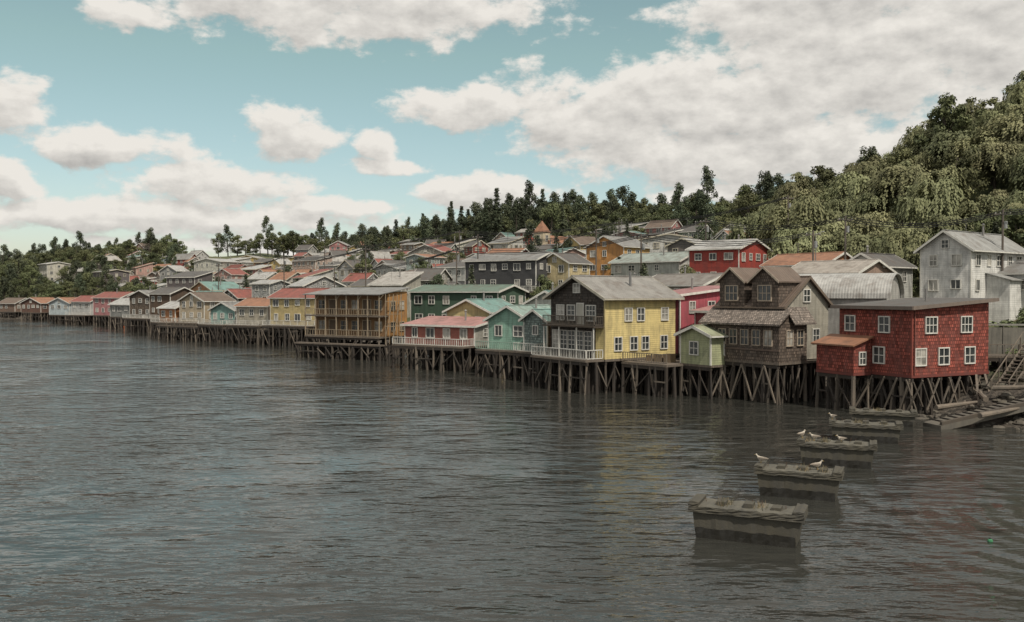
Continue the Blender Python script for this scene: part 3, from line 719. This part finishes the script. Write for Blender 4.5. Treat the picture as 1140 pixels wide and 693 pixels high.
while cnt < 225 and tries < 14000:
    tries += 1
    Y = R.uniform(118, 420); X = Y*R.uniform(-.46 if R.random() < .85 else -.53, .27)
    s = float(sdist([X], [Y])[0])
    if s < 15 or s > (122 if X/Y > -.12 else 155) or H(X, Y) > 31: continue
    k = R.random()
    w, d = (R.uniform(5.5, 9), R.uniform(5, 8)) if k < .8 else (R.uniform(10, 15), R.uniform(7, 10))
    yaw = R.choice((-45, -45, -30, -60, -15)) + R.uniform(-12, 12)
    a = math.radians(yaw); cx = X - w/2*math.cos(a) - d/2*math.sin(a); cy = Y - w/2*math.sin(a) + d/2*math.cos(a)
    if not free(cx, cy, max(w, d)/2-1.6): continue
    ci = R.randrange(len(WC)); c = WC[ci]; st = R.choice((1, 1, 2, 2, 3) if k > .7 and s < 80 else (1, 1, 2)); g = H(cx, cy)
    jit = R.uniform(.85, 1.12); c = tuple(round(min(.7, q*jit), 2) for q in c)
    kd = R.choice((cl, cl, sh, bd)) if ci not in (0, 1, 12) else cl
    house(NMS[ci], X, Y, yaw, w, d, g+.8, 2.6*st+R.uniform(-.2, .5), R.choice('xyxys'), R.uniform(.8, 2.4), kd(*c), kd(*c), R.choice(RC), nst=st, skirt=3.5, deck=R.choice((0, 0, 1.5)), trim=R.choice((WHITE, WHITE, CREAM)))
    cnt += 1
print('houses', cnt)

# ------------------------------------------------------------------ vegetation placement
def empty(name):
    e = bpy.data.objects.new(name, None); COL.objects.link(e); return e
def scatter(name, n, reg, test, protos, smin, smax, mind, pad=3):
    e = empty(name); pts = []; k = 0
    while len(pts) < n and k < n*25:
        k += 1
        Y = R.uniform(reg[2], reg[3]); X = R.uniform(reg[0], reg[1])
        if not test(X, Y): continue
        if not free(X, Y, pad): continue
        if any((p[0]-X)**2+(p[1]-Y)**2 < mind*mind for p in pts): continue
        pts.append((X, Y))
        pr = protos(X, Y) if callable(protos) else R.choice(protos)
        tree(pr, X, Y, R.uniform(smin, smax), e, 'tree')
    print(name, len(pts))
sd = lambda X, Y: float(sdist([X], [Y])[0])
scatter('willow_hillside', 480, (38, 220, 108, 290), lambda X, Y: X/Y > .265 and sd(X, Y) > 44, lambda X, Y: R.choice(PW) if R.random() < .8 else R.choice(PB), .7, 1.25, 4.2)
scatter('hilltop_trees', 80, (70, 220, 150, 290), lambda X, Y: X/Y > .40 and H(X, Y) > 31, lambda X, Y: R.choice(PB+PB+PG), .8, 1.3, 6)
scatter('ridge_trees', 380, (-80, 130, 250, 400), lambda X, Y: X/Y > -.2 and X/Y < .36 and sd(X, Y) > 124 , lambda X, Y: R.choice(PG+PG+PB+PC) if X/Y < .08 else R.choice(PB+PB+PG), .85, 1.3, 4.8, .5)
scatter('shore_forest', 400, (-330, -95, 285, 480), lambda X, Y: X/Y < -.37 and sd(X, Y) > 9, lambda X, Y: R.choice(PB+PB+PB+PG), .6, 1.1, 5.5)
scatter('background_trees', 300, (-260, -20, 340, 480), lambda X, Y: X/Y > -.45 and sd(X, Y) > 148, lambda X, Y: R.choice(PB+PB+PG), .75, 1.15, 5.5, 1)
pts = []
for k in range(2500):
    Y = R.uniform(112, 390); X = Y*R.uniform(-.5, .34); s = sd(X, Y)
    if s < 12 or s > 150 or not free(X, Y, -.6): continue
    if any((p[0]-X)**2+(p[1]-Y)**2 < 26 for p in pts): continue
    pts.append((X, Y)); pr = R.choice(PB+PB+PU+PU+PU+PC[:1]+PG)
    tree(pr, X, Y, R.uniform(.4, .75) if pr not in PU else R.uniform(.9, 1.6))
    if len(pts) > 230: break
for (x, y, s, pr) in ((42, 87, 1.3, PU[0]), (44.5, 88, 1.5, PU[1]), (47, 86.5, 1.2, PU[0]), (45.5, 84, 1.6, PU[1]), (46, 79, 1.7, PU[1]), (48.5, 79, 2.0, PU[0]), (50.5, 82, 1.8, PU[1]), (58, 108, .8, PC[0]), (62, 110, 1.0, PB[1]), (47, 114, .8, PB[2]), (52, 118, .9, PW[0]),
                      (42, 74.5, .6, PU[0]), (44, 73.6, .8, PU[1]), (46.5, 72, .8, PU[0]), (41, 70, .5, PU[1]), (43, 68.5, .55, PU[0]), (75, 190, .9, PG[0]), (88, 184, 1.5, PB[0]), (93, 186, 1.3, PB[3]), (54, 91, 1.1, PU[0]), (51, 90, 1.2, PU[1]),
                      (39, 89.5, 1.2, PU[0]), (41, 91, 1.4, PU[1]), (45, 92, 1.5, PU[0]), (43, 82, 1.0, PU[1]), (41, 79.5, 1.1, PU[0])):
    tree(pr, x, y, s)

# ------------------------------------------------------------------ old bridge piers
def blob(name, mat, n, region, r0, r1, flat=.6):
    vs, fs, ms = [], [], []
    for _ in range(n):
        x, y = region(); r = R.uniform(r0, r1); z = H(x, y)+r*.1; o = len(vs)
        sx, sy, sz = R.uniform(.7, 1.4), R.uniform(.7, 1.4), R.uniform(.4, .9)*flat*1.4
        for i in range(5):
            ph = math.pi*(i/4)
            for j in range(7):
                th = 2*math.pi*j/7; q = r*R.uniform(.8, 1.15)
                vs.append((x+q*sx*math.sin(ph)*math.cos(th), y+q*sy*math.sin(ph)*math.sin(th), z+q*sz*math.cos(ph)))
        for i in range(4):
            for j in range(7):
                k = (j+1) % 7; fs.append((o+i*7+j, o+(i+1)*7+j, o+(i+1)*7+k, o+i*7+k)); ms.append(mat)
    mkobj(name, vs, fs, ms)
def roughbox(b, part, mat, x0, x1, y0, y1, z0, z1, nx=16, j=.035, taper=0):
    nz = 4; sec = []
    for i in range(nx+1):
        f = i/nx; x = x0+(x1-x0)*f; ring = []
        pts_ = [(y0, z0+(z1-z0)*k/nz) for k in range(nz+1)] + [(y1, z1-(z1-z0)*k/nz) for k in range(nz+1)]
        for (y, z) in pts_:
            zf = (z-z0)/(z1-z0); xs = (f-.5)*taper*(1-zf)
            ring.append((x-xs*2+R.uniform(-j, j)*.6, y+R.uniform(-j, j)*.7, z+(R.uniform(-j, j) if zf > .9 else 0)))
        sec.append(ring)
    n = len(sec[0]); vs = [p for r_ in sec for p in r_]; fs = [tuple(range(n)), tuple(range(nx*n, nx*n+n))[::-1]]
    for i in range(nx):
        for q in range(n):
            k = (q+1) % n; fs.append((i*n+q, (i+1)*n+q, (i+1)*n+k, i*n+k))
    b.add(part, mat, vs, fs)
def pier(x, y, L, top, yaw):
    b = B(); W = 1.3; wet = surf((.022, .02, .016), 'plain', .45, .6); TOPC = surf((.14, .13, .105), 'plain', .9, .8)
    roughbox(b, 'body', OLDC, -L/2+.15, L/2-.15, -W/2, W/2, -1.5, top-.3, 18, .03, .35)
    roughbox(b, 'cap', OLDC, -L/2, L/2, -W/2-.13, W/2+.13, top-.302, top-.1, 20, .035)
    roughbox(b, 'worn_top', TOPC, -L/2+.05, L/2-.05, -W/2-.08, W/2+.08, top-.18, top-.06, 20, .03)
    roughbox(b, 'waterline_growth', wet, -L/2+.3, L/2-.3, -W/2-.05, W/2+.05, -.5, .4, 20, .03)
    roughbox(b, 'end_upstand', OLDC, -L/2+.01, -L/2+.4, -W/2-.1, W/2+.1, top-.1, top+.09, 3, .03)
    roughbox(b, 'end_upstand', OLDC, L/2-.4, L/2-.01, -W/2-.1, W/2+.1, top-.1, top+.06, 3, .03)
    for k in range(3): b.box('bearing_block', OLDC, -L/2+1+k*L*.24, -L/2+1.35+k*L*.24, -.3, .3, top-.08, top+R.uniform(.02, .1))
    for k in range(6):
        xx = R.uniform(-L/2+.3, L/2-.3); b.beam('rebar', surf((.10, .05, .03)), (xx, .2, top-.1), (xx+R.uniform(-.1, .1), .2, top+R.uniform(.05, .2)), .012)
    straw = surf((.30, .24, .15)); grn = surf((.12, .11, .06))
    cs = [R.uniform(-L*.45, L*.45) for _ in range(3)]
    for k in range(130):
        cx = R.choice(cs) + R.gauss(0, .12); cy = R.uniform(-.5, .3); hgtb = R.uniform(.04, .3)
        cx = max(-L/2+.05, min(L/2-.05, cx))
        dx, dy = R.uniform(-.12, .12), R.uniform(-.12, .12)
        b.add('dry_weeds', straw if R.random() < .6 else grn, [(cx-.015, cy, top-.1), (cx+.015, cy, top-.1), (cx+dx, cy+dy, top+hgtb-.05)], [(0, 1, 2)])
    b.finish('old_concrete_bridge_pier', (x, y, 0), yaw)
PR = [(9.1, 34.5, 4.3, 1.3, -24), (13.4, 41.8, 3.9, 1.3, -24), (17.9, 49.3, 4.1, 1.3, -22), (22.6, 57.3, 4.4, 1.2, -20), (26.6, 64.3, 4.5, 1.05, -20)]
for p in PR: pier(*p)

# ------------------------------------------------------------------ gulls
FW = surf((.56, .50, .42)); FG = surf((.27, .23, .19)); FY = surf((.4, .27, .08)); FK = surf((.03, .03, .03))
def loft(b, part, mat, rings, n=10):
    vs = []
    for (x, y, z, ry, rz) in rings:
        for j in range(n):
            t = 2*math.pi*j/n; vs.append((x, y+ry*math.cos(t), z+rz*math.sin(t)))
    fs = [tuple(range(n)), tuple(range((len(rings)-1)*n, len(rings)*n))[::-1]]
    for i in range(len(rings)-1):
        for j in range(n):
            k = (j+1) % n; fs.append((i*n+j, i*n+k, (i+1)*n+k, (i+1)*n+j))
    b.add(part, mat, vs, fs)
def gull(x, y, z, yaw, s=1.15):
    b = B(); S = lambda L: [tuple(q*s for q in r) for r in L]
    loft(b, 'body', FW, S([(-.26,0,.19,.03,.01),(-.18,0,.19,.06,.035),(-.08,0,.18,.085,.075),(.03,0,.19,.09,.09),(.11,0,.225,.07,.08),(.155,0,.28,.042,.05),(.17,0,.32,.04,.042),(.19,0,.345,.043,.042),(.22,0,.345,.03,.03),(.235,0,.342,.012,.014)]))
    loft(b, 'beak', FY, S([(.23,0,.34,.012,.013),(.27,0,.337,.01,.011),(.295,0,.326,.003,.004)]), 6)
    for q in (-1, 1):
        loft(b, 'wing', FG, S([(-.31,.03*q,.205,.008,.008),(-.2,.06*q,.215,.018,.03),(-.05,.08*q,.215,.022,.055),(.07,.07*q,.22,.02,.05),(.11,.055*q,.225,.008,.02)]), 8)
        b.beam('leg', FY, (.0, .035*q*s, -.005), (.0, .035*q*s, .12*s), .008*s)
        b.box('foot', FY, -.01*s, .05*s, (.035*q-.018)*s, (.035*q+.018)*s, -.002, .008*s)
        b.beam('eye', FK, (.2*s, .036*q*s, .352*s), (.2*s, .044*q*s, .352*s), .007*s, .006*s, 6)
    b.finish('seagull', (x, y, z), yaw)
def onpier(i, u, v, yaw, dz=0):
    x, y, L, top, a = PR[i]; a = math.radians(a)
    gull(x+u*math.cos(a)-v*math.sin(a), y+u*math.sin(a)+v*math.cos(a), top-.05+dz, yaw)
onpier(1, -1.72, 0, 150, .13); onpier(2, -1.85, 0, 30, .13); onpier(2, -1.2, .1, 170)
onpier(2, .2, -.1, 190); onpier(3, -1.99, 0, 200, .13); onpier(1, .8, .2, 10)

# ------------------------------------------------------------------ right bank
blob('shore_rocks', surf((.14, .122, .10), 'plain', .9, .7), 330, lambda: (lambda t: (30.5+t*16+R.gauss(0, 1.6), 68-t*16+R.gauss(0, 1.8)))(R.uniform(-.2, 1)), .12, .5)
blob('bank_rocks', surf((.13, .115, .09), 'plain', .9, .7), 420, lambda: (R.uniform(36, 52), R.uniform(58, 76)), .1, .45)
def bank():
    b = B(); WC_ = surf((.22, .205, .175), 'plain', .9, .9)
    for k in range(8):
        x = k*2.4; b.box('wall_panel', WC_, x, x+2.36, 0, .3, 3.5, 6.5); b.box('pilaster', WC_, x+2.365, x+2.395, -.06, .36, 3.5, 6.65)
    b.box('coping', surf((.30, .29, .26)), -.1, 19.3, -.08, .38, 6.66, 6.8)
    b.finish('retaining_wall', (39.5, 77, 0), -14)
    SL = surf((.15, .135, .112), 'plain', .9, .8)
    b = B(); b.ext('slab', SL, SL, [(-7.5, .25), (0, 1.6), (7, 3.0), (7, 2.6), (0, 1.2), (-7.5, -.15)], 'y', -1.0, .9)
    b.ext('kerb', PILE3, PILE3, [(-7.4, .27), (0, 1.62), (7, 3.02), (7, 3.25), (0, 1.85), (-7.4, .5)], 'y', -1.0, -.75)
    for k in range(12): b.box('cross_cleat', PILE, -6.8+k*.62, -6.68+k*.62, -.74, .88, .35+k*.112-.02, .47+k*.112)
    b.finish('slipway', (36.8, 64.5, 0), 12)
    for (x, y, L, yaw, z) in ((34, 62.5, 4, 25, 1.0), (37.5, 66.5, 3.2, -30, 2.3), (39, 63, 3, 60, 2.4), (33, 66.5, 3.6, 15, 1.0), (35.5, 67.6, 3.2, 70, 1.6), (40, 66, 4, 10, 2.7)):
        b = B(); b.beam('trunk', PILE2, (-L/2, 0, 0), (0, .08, .12), .2, .17, 9); b.beam('trunk', PILE2, (0, .08, .12), (L/2, 0, .3), .17, .1, 9); b.beam('branch_stub', PILE2, (L*.2, 0, .1), (L*.3, .4, .4), .07, .04, 6)
        b.finish('driftwood_log', (x, y, z), yaw)
    b = B()
    for k in range(14):
        b.box('tread', DECK, k*.42, k*.42+.4, -.6, .6, 1.7+k*.26, 1.76+k*.26)
    for s in (-.62, .62):
        b.beam('stringer', PILE2, (0, s, 1.6), (5.9, s, 5.3), .09)
        for k in range(0, 14, 3): b.beam('post', PILE2, (k*.42+.2, s*1.05, .6+k*.2), (k*.42+.2, s*1.05, 2.8+k*.26), .05)
        b.beam('handrail', PILE2, (.1, s*1.05, 2.7), (5.8, s*1.05, 6.3), .045)
    b.finish('timber_stair', (37.2, 68.5, 0), 38)
    b = B(); b.box('platform', DECK, 0, 5, 0, 2.4, 4.2, 4.35); stilts(b, 0, 5, 0, 2.4, 4.2, 1.2, zb=1); rail(b, PILE2, .05, 4.95, .06, 4.35, sp=.5)
    b.finish('timber_landing', (37.6, 72.8, 0), -8)
    b = B()
    for k in range(9): b.beam('post', PILE2, (k*1.2, R.uniform(-.05, .05), 2), (k*1.2, 0, 4.7+R.uniform(-.15, .15)), .06, .05, 6)
    for z in (3.7, 4.4): b.box('fence_rail', PILE2, 0, 9.6, -.1, -.06, z, z+.1)
    b.finish('wooden_fence', (39.5, 67, 0), -14)
bank()

# ------------------------------------------------------------------ poles, cables, lamp
PM = surf((.13, .11, .095), 'plain', .9, .4)
def pole(x, y, h=9.5, yaw=0):
    g = H(x, y); b = B()
    b.beam('shaft', PM, (0, 0, -.8), (0, 0, h), .15, .1, 8); b.box('crossarm', PM, -1, 1, -.06, .06, h-.6, h-.48)
    for k in (-.8, -.3, .3, .8): b.beam('insulator', surf((.5, .5, .48)), (k, 0, h-.5), (k, 0, h-.32), .04, .05, 6)
    b.beam('transformer', surf((.3, .31, .31)), (.3, 0, h-2.1), (.3, 0, h-1.3), .2, .2, 8)
    b.finish('utility_pole', (x, y, g), yaw); return (x, y, g+h-.3)
ch = [pole(78, 92, 12), pole(54, 99, 12), pole(41.5, 112, 12), pole(29.5, 137, 13), pole(13, 139, 14), pole(-6, 158, 15), pole(-28, 172, 15), pole(-52, 205, 14), pole(-80, 245, 13)]
ch2 = [pole(36.5, 109, 11), pole(16.8, 117, 13), pole(-9, 146, 14), pole(-34, 172, 13)]
ch3 = [pole(46, 150, 12), pole(22, 185, 13), pole(-12, 205, 15), pole(-50, 240, 14)]
CM = surf((.03, .03, .03))
def cables(ch):
    b = B()
    for a, c in zip(ch[:-1], ch[1:]):
        for o in (-.8, 0, .8):
            pp = None
            for i in range(13):
                t = i/12; p = (a[0]+(c[0]-a[0])*t+o*.6, a[1]+(c[1]-a[1])*t+o*.6, a[2]+(c[2]-a[2])*t-4*t*(1-t)*1.2+o*.35)
                if pp: b.beam('cable', CM, pp, p, .06)
                pp = p
    b.finish('overhead_cables', (0, 0, 0))
cables(ch); cables(ch2); cables(ch3)
def lamp(x, y, yaw, h=8):
    b = B(); g = H(x, y); mt = surf((.25, .25, .24))
    b.beam('post', mt, (0,0,-.5), (0,0,h), .08, .05, 8); b.beam('arm', mt, (0,0,h), (1.1,0,h+.35), .04, .03, 6)
    loft(b, 'lamp_head', surf((.4, .4, .4)), [(1.0,0,h+.35,.03,.03),(1.15,0,h+.36,.1,.05),(1.45,0,h+.38,.11,.05),(1.6,0,h+.39,.04,.03)], 8)
    b.finish('street_lamp', (x, y, g), yaw)
lamp(38.5, 114, 30, 10)
for (x, y, c) in ((-105, 243, (.6, .14, .03)), (-101, 239, (.6, .14, .03)), (18.2, 34, (.06, .25, .12))):
    b = B(); r = .35 if y > 100 else .1
    loft(b, 'float', surf(c), [(-r, 0, r*.3, .02, .02), (-r*.7, 0, r*.3, r*.7, r*.7), (0, 0, r*.3, r, r), (r*.7, 0, r*.3, r*.7, r*.7), (r, 0, r*.3, .02, .02)])
    b.beam('ring_post', FK, (0, 0, r), (0, 0, r*1.6), .04); b.finish('mooring_buoy', (x, y, 0), 0)

# ------------------------------------------------------------------ sky
world = bpy.data.worlds.new('World'); scene.world = world; world.use_nodes = True
try:
    world.cycles.sampling_method = 'MANUAL'; world.cycles.sample_map_resolution = 512
except Exception as ex: print(ex)
nt = world.node_tree
for n in list(nt.nodes): nt.nodes.remove(n)
SUN = Vector((.36, -.68, 0)).normalized(); EL = math.radians(53)
sun_dir = Vector((SUN.x*math.cos(EL), SUN.y*math.cos(EL), math.sin(EL)))
g = bpy.data.node_groups.new('cloud_field', 'ShaderNodeTree')
g.interface.new_socket('P', in_out='INPUT', socket_type='NodeSocketVector'); g.interface.new_socket('F', in_out='OUTPUT', socket_type='NodeSocketFloat')
gi = g.nodes.new('NodeGroupInput'); go = g.nodes.new('NodeGroupOutput'); P = gi.outputs[0]
BL = [(-.19,.315,.26,.05),(-.40,.285,.05,.018),(.23,.205,.28,.06),(.41,.245,.24,.085),(.30,.145,.25,.045),(-.05,.205,.08,.028),(.10,.19,.13,.055),(.32,.30,.17,.06),(.52,.28,.12,.09),
      (-.238,.172,.055,.033),(-.149,.158,.033,.025),(-.144,.14,.055,.012),(-.507,.184,.033,.035),(-.503,.112,.035,.022),(-.43,.150,.10,.022),(-.32,.114,.11,.026),(-.40,.080,.30,.02),(-.03,.11,.09,.022),(-.19,.090,.07,.012),(.21,.107,.07,.014),(0,.05,.5,.014)]
f = None
wob = g.nodes.new('ShaderNodeTexNoise'); g.links.new(VM(g, 'MULTIPLY', P, (1, 1.4, 0)), wob.inputs['Vector']); wob.inputs['Scale'].default_value = 11; wob.inputs['Detail'].default_value = 3
wd = VM(g, 'MULTIPLY', VM(g, 'SUBTRACT', wob.outputs['Color'], (.5, .5, .5)), (.07, .03, 0)); PW_ = VM(g, 'ADD', P, wd)
for (a, e, ra, re) in BL:
    q = VM(g, 'MULTIPLY', VM(g, 'SUBTRACT', PW_, (a, e, 0)), (1/ra, 1/re, 0))
    v = M(g, 'SUBTRACT', 1, VM(g, 'LENGTH', q))
    f = v if f is None else M(g, 'MAXIMUM', f, v)
sx = g.nodes.new('ShaderNodeSeparateXYZ'); g.links.new(P, sx.inputs[0])
big = NOISE(g, VM(g, 'MULTIPLY', P, (1, 1.2, 0)), 3.2, 3)
outm = M(g, 'MAXIMUM', RAMP(g, M(g, 'ABSOLUTE', sx.outputs[0]), .58, .72), RAMP(g, sx.outputs[1], .36, .46))
gen = M(g, 'SUBTRACT', M(g, 'MULTIPLY', M(g, 'MULTIPLY', M(g, 'SUBTRACT', big, .38), 6), outm), M(g, 'SUBTRACT', 1.0, M(g, 'MULTIPLY', outm, .8)))
f = M(g, 'MAXIMUM', f, gen)
f = M(g, 'MINIMUM', f, .62)
fb_ = NOISE(g, VM(g, 'MULTIPLY', P, (1, 1.6, 0)), 19, 10, .60)
f = M(g, 'ADD', f, M(g, 'MULTIPLY', M(g, 'SUBTRACT', fb_, .5), 2.1))
g.links.new(f, go.inputs[0])
tc = N(nt, 'ShaderNodeTexCoord'); s3 = N(nt, 'ShaderNodeSeparateXYZ'); nt.links.new(tc.outputs['Generated'], s3.inputs[0])
x, y, z = s3.outputs
az = M(nt, 'ARCTAN2', x, y); hor = M(nt, 'MAXIMUM', M(nt, 'SQRT', M(nt, 'ADD', M(nt, 'MULTIPLY', x, x), M(nt, 'MULTIPLY', y, y))), .08)
e = M(nt, 'DIVIDE', z, hor); cb = N(nt, 'ShaderNodeCombineXYZ'); nt.links.new(az, cb.inputs[0]); nt.links.new(e, cb.inputs[1])
def cf(vec):
    n = nt.nodes.new('ShaderNodeGroup'); n.node_tree = g; nt.links.new(vec, n.inputs[0]); return n.outputs[0]
f0 = cf(cb.outputs[0]); f1 = cf(VM(nt, 'ADD', cb.outputs[0], (.005, .014, 0)))
dens = RAMP(nt, f0, -.06, .34)
lit = M(nt, 'SUBTRACT', f0, f1)
thick = RAMP(nt, f0, .15, 1.1)
sh_ = M(nt, 'ADD', M(nt, 'MULTIPLY', lit, .85), M(nt, 'SUBTRACT', .84, M(nt, 'MULTIPLY', thick, .34)), None, True)
ccol = MIX(nt, sh_, (.38, .372, .358, 1), (.86, .825, .765, 1))
sky = N(nt, 'ShaderNodeTexSky', sky_type='NISHITA'); sky.sun_disc = False; sky.sun_elevation = EL; sky.sun_rotation = math.atan2(SUN.x, SUN.y); sky.dust_density = 1.0
tint = MIX(nt, RAMP(nt, e, .0, .26, False), (.86, .82, .84, 1), (1.04, 1.03, .70, 1))
skyc = MIX(nt, 1, sky.outputs[0], tint, 'MULTIPLY')
bg1 = N(nt, 'ShaderNodeBackground'); nt.links.new(skyc, bg1.inputs[0]); bg1.inputs[1].default_value = .14
bg2 = N(nt, 'ShaderNodeBackground'); nt.links.new(ccol, bg2.inputs[0]); bg2.inputs[1].default_value = .97
mx = N(nt, 'ShaderNodeMixShader'); nt.links.new(dens, mx.inputs[0]); nt.links.new(bg1.outputs[0], mx.inputs[1]); nt.links.new(bg2.outputs[0], mx.inputs[2])
wo = N(nt, 'ShaderNodeOutputWorld'); nt.links.new(mx.outputs[0], wo.inputs[0])

sl = bpy.data.lights.new('sun', 'SUN'); sl.energy = 3.6; sl.angle = math.radians(2); sl.color = (1, .925, .80)
so = bpy.data.objects.new('sun', sl); COL.objects.link(so); so.rotation_euler = sun_dir.to_track_quat('Z', 'Y').to_euler(); so.location = (0, 0, 80)

cam = bpy.data.cameras.new('camera'); co = bpy.data.objects.new('camera', cam); COL.objects.link(co)
co.location = (0, 0, 9.5); co.rotation_euler = (math.radians(90-1.2), 0, 0); cam.lens = 31.58; cam.sensor_width = 36; cam.clip_end = 12000
scene.camera = co
scene.view_settings.view_transform = 'Standard'; scene.view_settings.look = 'None'; scene.view_settings.exposure = 0
